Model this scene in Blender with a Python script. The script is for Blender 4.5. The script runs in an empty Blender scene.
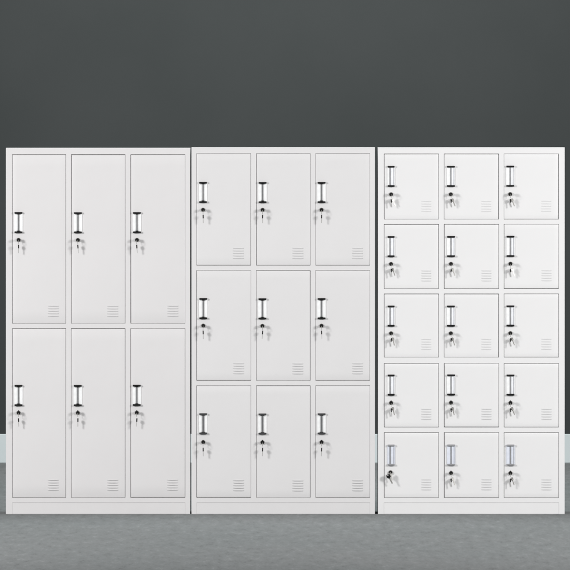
import bpy, bmesh, math, random
from mathutils import Vector, Matrix
random.seed(7)
S = bpy.context.scene
COL = S.collection
SC = 1.8 / 366.0            # metres per photo pixel on the plane of the locker fronts
D = 50.0                    # camera distance
PYH = 120.0                 # eye level, photo row
HCAM = (514 - PYH) * SC
def X(px): return (px - 285.0) * SC
def Z(py): return (514.0 - py) * SC
WALL_Y = D * (514 - PYH) / (463 - PYH) - D
WS = SC * (D + WALL_Y) / D

# ------------------------------------------------------------------ materials
def mat(name):
    m = bpy.data.materials.new(name); m.use_nodes = True
    nt = m.node_tree; b = nt.nodes['Principled BSDF']
    return m, nt, b
def noise(nt, scale, detail=4, rough=.5, stretch=(1, 1, 1), obj=True):
    tc = nt.nodes.new('ShaderNodeTexCoord'); mp = nt.nodes.new('ShaderNodeMapping')
    mp.inputs['Scale'].default_value = stretch
    n = nt.nodes.new('ShaderNodeTexNoise'); n.inputs['Scale'].default_value = scale
    n.inputs['Detail'].default_value = detail; n.inputs['Roughness'].default_value = rough
    nt.links.new(tc.outputs['Object'], mp.inputs[0]); nt.links.new(mp.outputs[0], n.inputs['Vector'])
    return n
def ramp(nt, src, stops):
    r = nt.nodes.new('ShaderNodeValToRGB')
    e = r.color_ramp.elements
    e[0].position, e[0].color = stops[0][0], (*stops[0][1], 1)
    e[1].position, e[1].color = stops[-1][0], (*stops[-1][1], 1)
    for p, c in stops[1:-1]:
        k = e.new(p); k.color = (*c, 1)
    nt.links.new(src, r.inputs[0]); return r
def bump(nt, b, src, strength, dist, prev=None):
    n = nt.nodes.new('ShaderNodeBump'); n.inputs['Strength'].default_value = strength
    n.inputs['Distance'].default_value = dist
    nt.links.new(src, n.inputs['Height'])
    if prev: nt.links.new(prev.outputs[0], n.inputs['Normal'])
    nt.links.new(n.outputs[0], b.inputs['Normal']); return n

def paint(name, c, spread=.012):
    m, nt, b = mat(name)
    n = noise(nt, 3.1, 5, .6)
    lo = tuple(v - spread for v in c); hi = tuple(v + spread for v in c)
    r = ramp(nt, n.outputs[0], [(.3, lo), (.7, hi)])
    nt.links.new(r.outputs[0], b.inputs['Base Color'])
    b.inputs['Roughness'].default_value = .42
    b.inputs['Specular IOR Level'].default_value = .4
    n2 = noise(nt, 2.3, 2, .4)                       # sheet steel never lies quite flat
    p = bump(nt, b, n2.outputs[0], .5, .012)
    n3 = noise(nt, 700, 2, .5)                       # powder-coat grain
    bump(nt, b, n3.outputs[0], .10, .0006, p)
    return m
def plain(name, c, rough=.5, metal=0, spec=.5, grain=0):
    m, nt, b = mat(name)
    n = noise(nt, 60, 3, .5)
    r = ramp(nt, n.outputs[0], [(.3, tuple(v * .94 for v in c)), (.7, tuple(min(1, v * 1.06) for v in c))])
    nt.links.new(r.outputs[0], b.inputs['Base Color'])
    b.inputs['Roughness'].default_value = rough; b.inputs['Metallic'].default_value = metal
    b.inputs['Specular IOR Level'].default_value = spec
    return m

PAINT = [paint('white_powder_coat_cool', (.722, .705, .706)),
         paint('white_powder_coat_grey', (.728, .715, .716)),
         paint('white_powder_coat_bright', (.800, .791, .791))]
BLACK = plain('black_plastic', (.008, .008, .008), .6, 0, .2)
DARK = plain('dark_grey_plastic', (.045, .045, .047), .4)
GREYCAP = plain('grey_cap_plastic', (.30, .30, .31), .4)
BAR = plain('grey_rail_metal', (.20, .20, .205), .45, .3)
BARW = plain('worn_rail_metal', (.17, .17, .175), .45, .3)
LINE = plain('clear_holder_edge', (.50, .51, .55), .4)
PLATE = plain('white_holder_plastic', (.93, .93, .93), .35)
CARD = plain('blank_name_card', (.88, .89, .92), .6)
CARDBLUE = plain('pale_blue_name_card', (.74, .77, .85), .5)
STEEL = plain('nickel_key_steel', (.40, .39, .37), .42, .6)
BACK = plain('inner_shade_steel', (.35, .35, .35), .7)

def wall_mat():
    m, nt, b = mat('dark_grey_plaster')
    n = noise(nt, 1.1, 5, .55)
    r = ramp(nt, n.outputs[0], [(.25, (.043, .0475, .0475)), (.75, (.051, .0550, .0553))])
    nt.links.new(r.outputs[0], b.inputs['Base Color'])
    b.inputs['Roughness'].default_value = .9; b.inputs['Specular IOR Level'].default_value = .15
    n2 = noise(nt, 90, 3, .6); bump(nt, b, n2.outputs[0], .15, .002)
    return m
def floor_mat():
    m, nt, b = mat('grey_concrete')
    a = noise(nt, 22, 9, .75, (1, .13, 1))
    c = noise(nt, 85, 5, .8, (1, .16, 1))
    d = noise(nt, .8, 3, .5, (1, .5, 1))
    mx = nt.nodes.new('ShaderNodeMath'); mx.operation = 'MULTIPLY_ADD'
    nt.links.new(c.outputs[0], mx.inputs[0]); mx.inputs[1].default_value = .55
    nt.links.new(a.outputs[0], mx.inputs[2])
    r = ramp(nt, mx.outputs[0], [(.58, (.165, .169, .170)), (.70, (.216, .222, .223)), (.85, (.240, .247, .248)), (.99, (.305, .312, .314))])
    r2 = ramp(nt, d.outputs[0], [(.35, (.95, .97, .97)), (.65, (1.0, 1.0, 1.0))])
    mm = nt.nodes.new('ShaderNodeMix'); mm.data_type = 'RGBA'; mm.blend_type = 'MULTIPLY'
    mm.inputs[0].default_value = 1
    nt.links.new(r.outputs[0], mm.inputs[6]); nt.links.new(r2.outputs[0], mm.inputs[7])
    nt.links.new(mm.outputs[2], b.inputs['Base Color'])
    b.inputs['Roughness'].default_value = .95; b.inputs['Specular IOR Level'].default_value = .03
    return m
def lit_strip_mat():
    m, nt, b = mat('pale_blue_grey_lit_strip')
    n = noise(nt, 5, 4, .5)
    r = ramp(nt, n.outputs[0], [(.3, (.58, .635, .645)), (.7, (.61, .66, .670))])
    nt.links.new(r.outputs[0], b.inputs['Base Color'])
    b.inputs['Roughness'].default_value = .5
    return m

# ------------------------------------------------------------------ mesh helpers
def box(bm, x0, x1, y0, y1, z0, z1, mi=0, bev=0):
    r = bmesh.ops.create_cube(bm, size=1)
    vs = r['verts']
    for v in vs:
        v.co = Vector(((x0 + x1) / 2 + v.co.x * (x1 - x0), (y0 + y1) / 2 + v.co.y * (y1 - y0), (z0 + z1) / 2 + v.co.z * (z1 - z0)))
    fs = set(f for v in vs for f in v.link_faces)
    for f in fs: f.material_index = mi
    if bev:
        es = list(set(e for v in vs for e in v.link_edges))
        r = bmesh.ops.bevel(bm, geom=es, offset=bev, segments=2, affect='EDGES', profile=.6)
        for f in r['faces']: f.material_index = mi
def disc(bm, r0, r1, y0, y1, x=0, z=0, mi=0, seg=24, sz=1.0):
    """solid of revolution section about the y axis from y0 (radius r0) to y1 (radius r1)"""
    M = Matrix.Translation((x, (y0 + y1) / 2, z)) @ Matrix.Diagonal((1, 1, sz, 1)) @ Matrix.Rotation(math.pi / 2, 4, 'X')
    # +z of the cone goes to -y
    r = bmesh.ops.create_cone(bm, cap_ends=True, segments=seg, radius1=max(r0, r1) if False else r0, radius2=r1, depth=abs(y1 - y0), matrix=M)
    for f in set(f for v in r['verts'] for f in v.link_faces): f.material_index = mi
def obj(name, bm, mats, parent=None, loc=(0, 0, 0), bevel=0, smooth=False):
    bmesh.ops.recalc_face_normals(bm, faces=bm.faces)
    me = bpy.data.meshes.new(name); bm.to_mesh(me); bm.free()
    for m in (mats if isinstance(mats, (list, tuple)) else [mats]): me.materials.append(m)
    o = bpy.data.objects.new(name, me); COL.objects.link(o)
    o.location = loc
    if parent: o.parent = parent
    if bevel:
        b = o.modifiers.new('bevel', 'BEVEL'); b.width = bevel; b.segments = 2
        b.limit_method = 'ANGLE'; b.angle_limit = math.radians(40)
        b.harden_normals = False
    if smooth:
        for p in me.polygons: p.use_smooth = True
        e = None
    return o
def link_mesh(name, me, parent, loc, bevel=0):
    o = bpy.data.objects.new(name, me); COL.objects.link(o); o.parent = parent; o.location = loc
    return o
def empty(name, loc, label, cat, group=None):
    o = bpy.data.objects.new(name, None); COL.objects.link(o); o.location = loc
    o.empty_display_size = .05
    o['label'] = label; o['category'] = cat
    if group: o['group'] = group
    return o

# ------------------------------------------------------------------ setting
bm = bmesh.new()
bmesh.ops.create_grid(bm, x_segments=1, y_segments=1, size=1)
for v in bm.verts: v.co = Vector((v.co.x * 30, -24 + v.co.y * (24 + WALL_Y + .2), 0))
fl = obj('floor', bm, floor_mat()); fl['kind'] = 'structure'; fl['label'] = 'grey mottled concrete floor in front of and behind the lockers'
bm = bmesh.new(); box(bm, -30, 30, WALL_Y, WALL_Y + .2, -.05, 7)
wl = obj('wall', bm, wall_mat()); wl['kind'] = 'structure'; wl['label'] = 'plain dark grey wall behind the lockers'
bm = bmesh.new(); box(bm, -30, 30, WALL_Y - .014, WALL_Y - .001, .0, 29 * WS)
lit_strip = obj('lit_wall_strip', bm, lit_strip_mat(), bevel=.004); lit_strip['kind'] = 'structure'  # pale coloured strip stands in for bright light on the wall's foot
lit_strip['label'] = 'pale blue grey strip standing in for lit wall along the foot of the dark wall'

# ------------------------------------------------------------------ shared part meshes
def vent_mesh(w, n, pitch, depth=.0021):
    """n pressed louvres, each a hood that opens downwards; origin at the top centre on the door face"""
    bm = bmesh.new()
    for k in range(n):
        zt = -k * pitch; zb = zt - pitch * .62
        N = 8
        top = []; bot = []; botb = []
        for i in range(N + 1):
            t = i / N; x = (t - .5) * w
            e = min(1, 4.5 * min(t, 1 - t)) ; e = math.sin(e * math.pi / 2)
            top.append(bm.verts.new((x, .0005, zt)))
            bot.append(bm.verts.new((x, -depth * e, zb + .0012 * (1 - e))))
            botb.append(bm.verts.new((x, .0005, zb - .0004)))
        for i in range(N):
            f = bm.faces.new((top[i], top[i + 1], bot[i + 1], bot[i])); f.material_index = 0; f.smooth = True
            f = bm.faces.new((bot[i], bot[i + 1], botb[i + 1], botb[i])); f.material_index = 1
    return bm
def handle_mesh(kind):
    """upright pull with card holder; origin at its centre, on the door face"""
    bm = bmesh.new()
    h = .0475
    if kind in ('centre', 'worn'):
        w = .0195
        box(bm, -w - .002, w + .001, -.0035, .0005, -h, h, 0, .001)
        for s in (-1, 1):
            box(bm, -w, w, -.0125, -.0032, s * h - .0042, s * h + .0042, 1, .0018)
        b = .0031 if kind == 'centre' else .0046
        box(bm, -b, b, -.0078, -.0030, -h + .004, h - .004, 2, .001)
        for s in (-1, 1):                       # flared roots of the rail
            box(bm, -b - .004, b + .004, -.0108, -.0030, s * (h - .0062) - .0016, s * (h - .0062) + .0016, 1, .0006)
    else:                                       # rail beside a clear card sleeve
        left = kind == 'card_left'
        w = .0172 if left else .0196
        x = -.0052 if left else 0
        box(bm, -w - .001, w + .001, -.0035, .0005, -h, h, 0, .001)
        box(bm, x + .003, w - .006, -.0048, -.0030, -h + .003, h - .003, 3, .0005)
        for s in (-1, 1):
            box(bm, -w, w, -.0115, -.0032, s * h - .0043, s * h + .0043, 1, .0018)
        b = .0024
        box(bm, x - b, x + b, -.0070, -.0030, -h + .004, h - .004, 2, .0008)
        box(bm, w - .0056, w - .0036, -.0065, -.0030, -h + .004, h - .004, 4, .0006)
    return bm
def to_mesh(name, bm, mats):
    bmesh.ops.recalc_face_normals(bm, faces=bm.faces)
    me = bpy.data.meshes.new(name); bm.to_mesh(me); bm.free()
    for m in mats: me.materials.append(m)
    return me
HANDLE = {
    'centre': to_mesh('handle', handle_mesh('centre'), [PLATE, BLACK, BAR]),
    'worn': to_mesh('handle', handle_mesh('worn'), [PLATE, DARK, BARW]),
}
BARL = plain('light_rail_metal', (.30, .30, .31), .45, .2)
for _k in ('card_left', 'card'):
    HANDLE[_k] = to_mesh('handle', handle_mesh(_k), [PLATE, BLACK, BARL, CARD, LINE])
    HANDLE[_k.replace('card', 'blue')] = to_mesh('handle', handle_mesh(_k), [CARDBLUE, GREYCAP, BARL, CARDBLUE, LINE])
def lock_mesh():
    bm = bmesh.new()
    disc(bm, .0105, .0100, .0003, -.0020, mi=0)
    disc(bm, .0088, .0082, -.0018, -.0090, mi=1)
    disc(bm, .0082, .0060, -.0090, -.0104, mi=1)
    disc(bm, .0022, .0020, -.0102, -.0110, mi=0, seg=12)
    return bm
LOCK = to_mesh('lock', lock_mesh(), [STEEL, BLACK])

def key_mesh(bow_r, bow_h, blade):
    """key along -z: bow (plastic head) round the origin, blade below it; flat in the x-z plane, 3.5 mm thick"""
    bm = bmesh.new()
    N = 20; t = .0026
    hole = .0026
    ring_o, ring_i = [], []
    for i in range(N):
        a = 2 * math.pi * i / N
        ring_o.append((bow_r * math.cos(a), bow_h * math.sin(a)))
        ring_i.append((hole * math.cos(a), bow_h * .55 + hole * math.sin(a)))
    vo = [[bm.verts.new((x, s * t, z)) for x, z in ring_o] for s in (-1, 1)]
    vi = [[bm.verts.new((x, s * t, z)) for x, z in ring_i] for s in (-1, 1)]
    for i in range(N):
        j = (i + 1) % N
        bm.faces.new((vo[0][i], vo[0][j], vi[0][j], vi[0][i]))
        bm.faces.new((vo[1][i], vo[1][j], vi[1][j], vi[1][i]))
        bm.faces.new((vo[0][i], vo[0][j], vo[1][j], vo[1][i]))
        bm.faces.new((vi[0][i], vi[0][j], vi[1][j], vi[1][i]))
    for f in bm.faces: f.material_index = 0
    if blade:
        z0 = -bow_h + .001; z1 = z0 - blade; w = .0030; b = .0009
        pts = [(-w, z0), (w, z0)]
        n = 7
        for i in range(n):                       # bitting down the right side
            z = z0 + (z1 - z0) * (.15 + .75 * i / n)
            pts.append((w - (.0013 if i % 2 else 0), z))
        pts += [(w * .2, z1), (-w, z1 + .002)]
        A = [bm.verts.new((x, -b, z)) for x, z in pts]; B = [bm.verts.new((x, b, z)) for x, z in pts]
        fa = [bm.faces.new(A), bm.faces.new(list(reversed(B)))]
        for i in range(len(pts)):
            j = (i + 1) % len(pts); fa.append(bm.faces.new((A[i], A[j], B[j], B[i])))
        for f in fa: f.material_index = 1
    return bm
KEY = to_mesh('key', key_mesh(.0080, .0092, .024), [BLACK, STEEL])
KEYSTEEL = to_mesh('key', key_mesh(.0072, .0085, .025), [STEEL, STEEL])
def ring_mesh():
    bm = bmesh.new(); R, r = .0095, .0009
    N, M = 24, 8
    g = [[bm.verts.new(((R + r * math.cos(b)) * math.cos(a), r * math.sin(b), (R + r * math.cos(b)) * math.sin(a)))
          for b in [2 * math.pi * k / M for k in range(M)]] for a in [2 * math.pi * i / N for i in range(N)]]
    for i in range(N):
        for k in range(M):
            f = bm.faces.new((g[i][k], g[(i + 1) % N][k], g[(i + 1) % N][(k + 1) % M], g[i][(k + 1) % M])); f.smooth = True
    return bm
RING = to_mesh('key_ring', ring_mesh(), [STEEL])

def key_set(x, y, z, label, style, splay):
    """x, z: lock centre; y: the barrel's face.  One key sits in the lock, a second hangs from the ring."""
    t = empty('key_set', (x, y, z), label, 'keys', 'keys left in the locker door locks')
    k = link_mesh('key', KEY, t, (0, -.0185, .0008))
    # blade goes into the lock (+y), bow upright and edge-on to the viewer
    tip = random.uniform(-.06, .06)
    k.rotation_euler = (math.pi / 2, math.pi / 2 + tip, 0) if False else (0, 0, 0)
    # local x -> z (up), local -z -> +y, local y -> x
    k.matrix_local = Matrix.Translation((0, -.0180, .0006 + (.004 if style == 'spade' else 0))) @ Matrix.Rotation(tip, 4, 'Y') @ \
        Matrix(((0, 1, 0, 0), (0, 0, -1, 0), (1, 0, 0, 0), (0, 0, 0, 1)))
    r = link_mesh('key_ring', RING, t, (0, 0, 0))
    r.matrix_local = Matrix.Translation((.0003, -.0235, -.0098)) @ Matrix.Rotation(math.radians(90), 4, 'Z')
    h = link_mesh('key', KEY, t, (0, 0, 0))
    sway = random.uniform(-.13, .10)
    h.matrix_local = Matrix.Translation((.0006, -.0150 if splay else -.0200, -.0325 if style != 'spade' else -.0355)) @ Matrix.Rotation(sway, 4, 'Y') @ Matrix.Rotation(math.radians(90 + (splay * .35)), 4, 'Z')
    if splay:
        h2 = link_mesh('key', KEYSTEEL, t, (0, 0, 0))
        h2.matrix_local = Matrix.Translation((.0085, -.0095, -.0290)) @ Matrix.Rotation(math.radians(-20 + random.uniform(-6, 6)), 4, 'Y') @ Matrix.Rotation(math.radians(random.uniform(25, 60)), 4, 'Z')
    return t

# ------------------------------------------------------------------ lockers
DEPTH = .34
def locker(x0, x1, top, cols, rows, gap, pm, label, hx, hz, lz, kinds, styles, vent, names, who, splay):
    """everything in photo pixels; cols, rows: door openings"""
    cx = X((x0 + x1) / 2)
    t = empty('steel_locker', (cx, 0, 0), label, 'locker', 'white steel lockers standing in a row')
    lx = lambda p: X(p) - cx
    xl, xr = lx(x0), lx(x1); zt = Z(top)
    # shell: sides, top, back, bottom as one folded sheet body, open at the front
    bm = bmesh.new(); T = .0012; F = .020
    box(bm, xl + .0004, xl + .0004 + T, F + .0002, DEPTH, .0, zt - .0005)
    box(bm, xr - .0004 - T, xr - .0004, F + .0002, DEPTH, .0, zt - .0005)
    box(bm, xl + .002, xr - .002, F + .0002, DEPTH - .002, zt - .0005 - T, zt - .0006)
    box(bm, xl + .002, xr - .002, DEPTH - .0015, DEPTH - .0002, .001, zt - .002)
    box(bm, xl + .002, xr - .002, F + .0002, DEPTH - .002, Z(502) - .002, Z(502))
    obj('cabinet_shell', bm, pm, t)
    # inner partitions, seen only through the door gaps
    bm = bmesh.new()
    for i in range(len(cols) - 1):
        m = lx((cols[i][1] + cols[i + 1][0]) / 2); box(bm, m - .0006, m + .0006, F + .001, DEPTH - .003, Z(502) + .001, zt - .004)
    obj('partition', bm, pm, t)
    # front frame, one welded grid
    xs = [xl]; zs = [zt]
    for a, b in cols: xs += [lx(a), lx(b)]
    xs.append(xr)
    for a, b in rows: zs += [Z(a), Z(b)]
    zs += [Z(502.6)]
    bm = bmesh.new()
    V = [[bm.verts.new((x, 0, z)) for x in xs] for z in zs]
    fs = []
    for j in range(len(zs) - 1):
        for i in range(len(xs) - 1):
            if i % 2 == 1 and j % 2 == 1: continue
            fs.append(bm.faces.new((V[j][i], V[j][i + 1], V[j + 1][i + 1], V[j + 1][i])))
    # stiles run down to the floor
    fb = [bm.verts.new((x, 0, 0)) for x in (xs[0], xs[1], xs[-2], xs[-1])]
    fs.append(bm.faces.new((V[-1][0], V[-1][1], fb[1], fb[0])))
    fs.append(bm.faces.new((V[-1][-2], V[-1][-1], fb[3], fb[2])))
    r = bmesh.ops.extrude_face_region(bm, geom=fs)
    for v in [g for g in r['geom'] if isinstance(g, bmesh.types.BMVert)]: v.co.y += F
    obj('front_frame', bm, pm, t, bevel=.0010)
    # plinth between the stiles, set back a hair
    bm = bmesh.new(); box(bm, xs[1] + .0002, xs[-2] - .0002, .0012, .018, .0005, Z(502.6) - .0007)
    obj('plinth', bm, pm, t, bevel=.0005)
    for j, (a, b) in enumerate(rows):
        for i, (c, d) in enumerate(cols):
            g = gap
            w = (d - c) * SC - 2 * g; h = (b - a) * SC - 2 * g
            dcx = lx((c + d) / 2); dz = Z((a + b) / 2)
            bm = bmesh.new()
            # folded steel pan, its face crowned by a fraction of a millimetre
            nx, nz = 10, 14
            G = [[bm.verts.new(((u / nx - .5) * w, -.0003 * (1 - (2 * u / nx - 1) ** 4) * (1 - (2 * v / nz - 1) ** 4), (v / nz - .5) * h))
                  for u in range(nx + 1)] for v in range(nz + 1)]
            ff = [bm.faces.new((G[v][u], G[v][u + 1], G[v + 1][u + 1], G[v + 1][u])) for v in range(nz) for u in range(nx)]
            for f in ff: f.smooth = True
            r = bmesh.ops.extrude_face_region(bm, geom=ff)
            for v in [q for q in r['geom'] if isinstance(q, bmesh.types.BMVert)]: v.co.y = .017
            jit = random.uniform(-.0008, .0004)
            dr = obj('door', bm, pm, t, (dcx + random.uniform(-.0005, .0009), .0006 + jit, dz + random.uniform(-.0008, .0005)), bevel=.0013)
            dr.rotation_euler.z = math.radians(random.uniform(-.3, .3)); dr.rotation_euler.x = math.radians(random.uniform(-.12, .12)); dr.rotation_euler.y = math.radians(random.uniform(-.06, .06))
            kind = kinds[j] + ('_left' if i == 0 and kinds[j] in ('card', 'blue') else '')
            face = -.0007
            px, pz = hx[i], sum(hz[j]) / 2
            bx = X(px) - cx - dcx
            hd = link_mesh('handle', HANDLE[kind], dr, (bx, face, Z(pz) - dz))
            if kind.startswith('blue'): hd['label'] = 'grey capped handle with pale blue name card'
            lk = link_mesh('lock', LOCK, dr, (bx, face, Z(lz[j]) - dz))
            vx, vy, vw, vn, vp, vd = vent
            vm = vent_mesh(vw, vn, vp, vd)
            ve = obj('vent', vm, [pm, BACK], dr, (w / 2 - vx, face + .0002, -h / 2 + vy))
            lab = 'key set in the %s door of the %s' % (names[j][i], who)
            odd = (who.startswith('fifteen') and j == 4 and i == 0)
            if odd:
                lab = 'key set with large tilted black head, fifth row left door of the fifteen door locker'
                q = empty('key_set', (X(388.6), face - .010 + .0006, Z(475.6)), lab, 'keys', 'keys left in the locker door locks')
                lk.location.x = X(390.5) - cx - dcx; lk.location.z = Z(472.2) - dz
                a1 = link_mesh('key', KEY, q, (0, 0, 0))
                a1.matrix_local = Matrix.Translation((-.0005, -.021, -.002)) @ Matrix.Rotation(math.radians(-28), 4, 'Y') @ Matrix.Scale(1.3, 4)
                a3 = link_mesh('key', KEYSTEEL, q, (0, 0, 0))
                a3.matrix_local = Matrix.Translation((.011, -.016, .004)) @ Matrix.Rotation(math.radians(-14), 4, 'Y') @ Matrix.Rotation(math.radians(15), 4, 'Z') @ Matrix.Scale(.9, 4)
                a4 = link_mesh('key_ring', RING, q, (.007, -.015, .004))
                a4.rotation_euler = (0, 0, .5)
            else:
                key_set(cx + dcx + bx, face - .0100 + .0006, Z(lz[j]), lab, styles[j], splay)
    return t

ROW2 = ['upper', 'lower']; ROW3 = ['top', 'middle', 'bottom']; ROW5 = ['first row', 'second row', 'third row', 'fourth row', 'fifth row']
C3 = ['left', 'centre', 'right']
locker(6.0, 190.15, 147.9, [(12.3, 66.0), (71.2, 125.4), (130.5, 185.2)], [(154.4, 323.5), (328.4, 497.6)], .0018, PAINT[0],
       'white steel locker with six tall doors in two rows, leftmost of the three lockers',
       [18.6, 77.9, 136.8], [(212.9, 232.2), (385.7, 404.9)], [239.9, 412.7], ['centre', 'centre'], ['disc', 'spade'],
       (.060, .090, .054, 5, .0123, .0024), [['%s %s' % (r, c) for c in C3] for r in ROW2], 'six door locker', 0)
locker(191.5, 375.0, 147.2, [(196.5, 251.0), (256.2, 310.4), (315.5, 370.0)], [(153.4, 265.4), (270.3, 380.6), (385.5, 497.6)], .0016, PAINT[1],
       'white steel locker with nine doors in three rows, middle one of the three lockers',
       [203.1, 262.5, 321.5], [(182.6, 202.4), (299.0, 318.2), (414.0, 433.5)], [209.9, 325.7, 442.2], ['centre', 'centre', 'worn'], ['disc', 'disc', 'spade'],
       (.060, .088, .054, 5, .0123, .0024), [['%s %s' % (r, c) for c in C3] for r in ROW3], 'nine door locker', 0)
locker(378.0, 564.7, 147.3, [(384.0, 438.8), (444.0, 498.8), (503.8, 558.8)],
       [(153.7, 219.4), (224.1, 288.8), (293.7, 357.4), (363.3, 427.3), (432.4, 497.7)], .0020, PAINT[2],
       'bright white steel locker with fifteen small square doors in five rows, rightmost locker',
       [391.1, 450.9, 510.3], [(166.4, 186.0), (236.8, 255.9), (306.3, 325.6), (375.3, 394.6), (445.2, 464.6)],
       [194.2, 263.8, 333.2, 402.8, 473.0], ['card', 'card', 'card', 'card', 'blue'], ['disc', 'disc', 'disc', 'spade', 'spade'],
       (.060, .093, .050, 5, .0123, .0017), [['%s %s' % (r, c) for c in C3] for r in ROW5], 'fifteen door locker', 1)

# ------------------------------------------------------------------ light
w = bpy.data.worlds.new('World'); S.world = w; w.use_nodes = True
w.node_tree.nodes['Background'].inputs[0].default_value = (1, .995, .99, 1)
w.node_tree.nodes['Background'].inputs[1].default_value = .27
def area(name, loc, target, sx, sy, power, col=(1, 1, 1)):
    l = bpy.data.lights.new(name, 'AREA'); l.shape = 'RECTANGLE'; l.size = sx; l.size_y = sy
    l.energy = power; l.color = col
    o = bpy.data.objects.new(name, l); COL.objects.link(o); o.location = loc
    o.rotation_euler = (Vector(target) - Vector(loc)).to_track_quat('-Z', 'Y').to_euler()
    return o
area('softbox', (-5.8, -5.6, 2.9), (.0, 0, .6), 1.3, 1.3, 405)
area('softbox', (5.8, -5.6, 2.9), (.0, 0, .6), 1.3, 1.3, 405)
area('wall_fill', (0, 4.7, 4.7), (0, WALL_Y, 2.3), 2.8, .7, 128, (.98, 1, .99))  # unseen light added so the wall fades downwards and outwards
area('overhead_fill', (0, 1.3, 5.2), (0, 2.2, 0), 3, 3, 195, (.90, 1, 1))  # unseen overhead fill added to brighten the floor and cool its tint

# ------------------------------------------------------------------ camera
cam = bpy.data.cameras.new('camera'); co = bpy.data.objects.new('camera', cam); COL.objects.link(co)
co.location = (0, -D, HCAM); co.rotation_euler = (math.pi / 2, 0, 0)
cam.sensor_width = 36; cam.lens = 36 * D / (570 * SC)
cam.shift_y = -(285 - PYH) / 570
cam.clip_end = 200
S.camera = co
S.render.resolution_x = S.render.resolution_y = 1024
S.view_settings.view_transform = 'Standard'; S.view_settings.look = 'None'
S.view_settings.exposure = 0; S.view_settings.gamma = 1
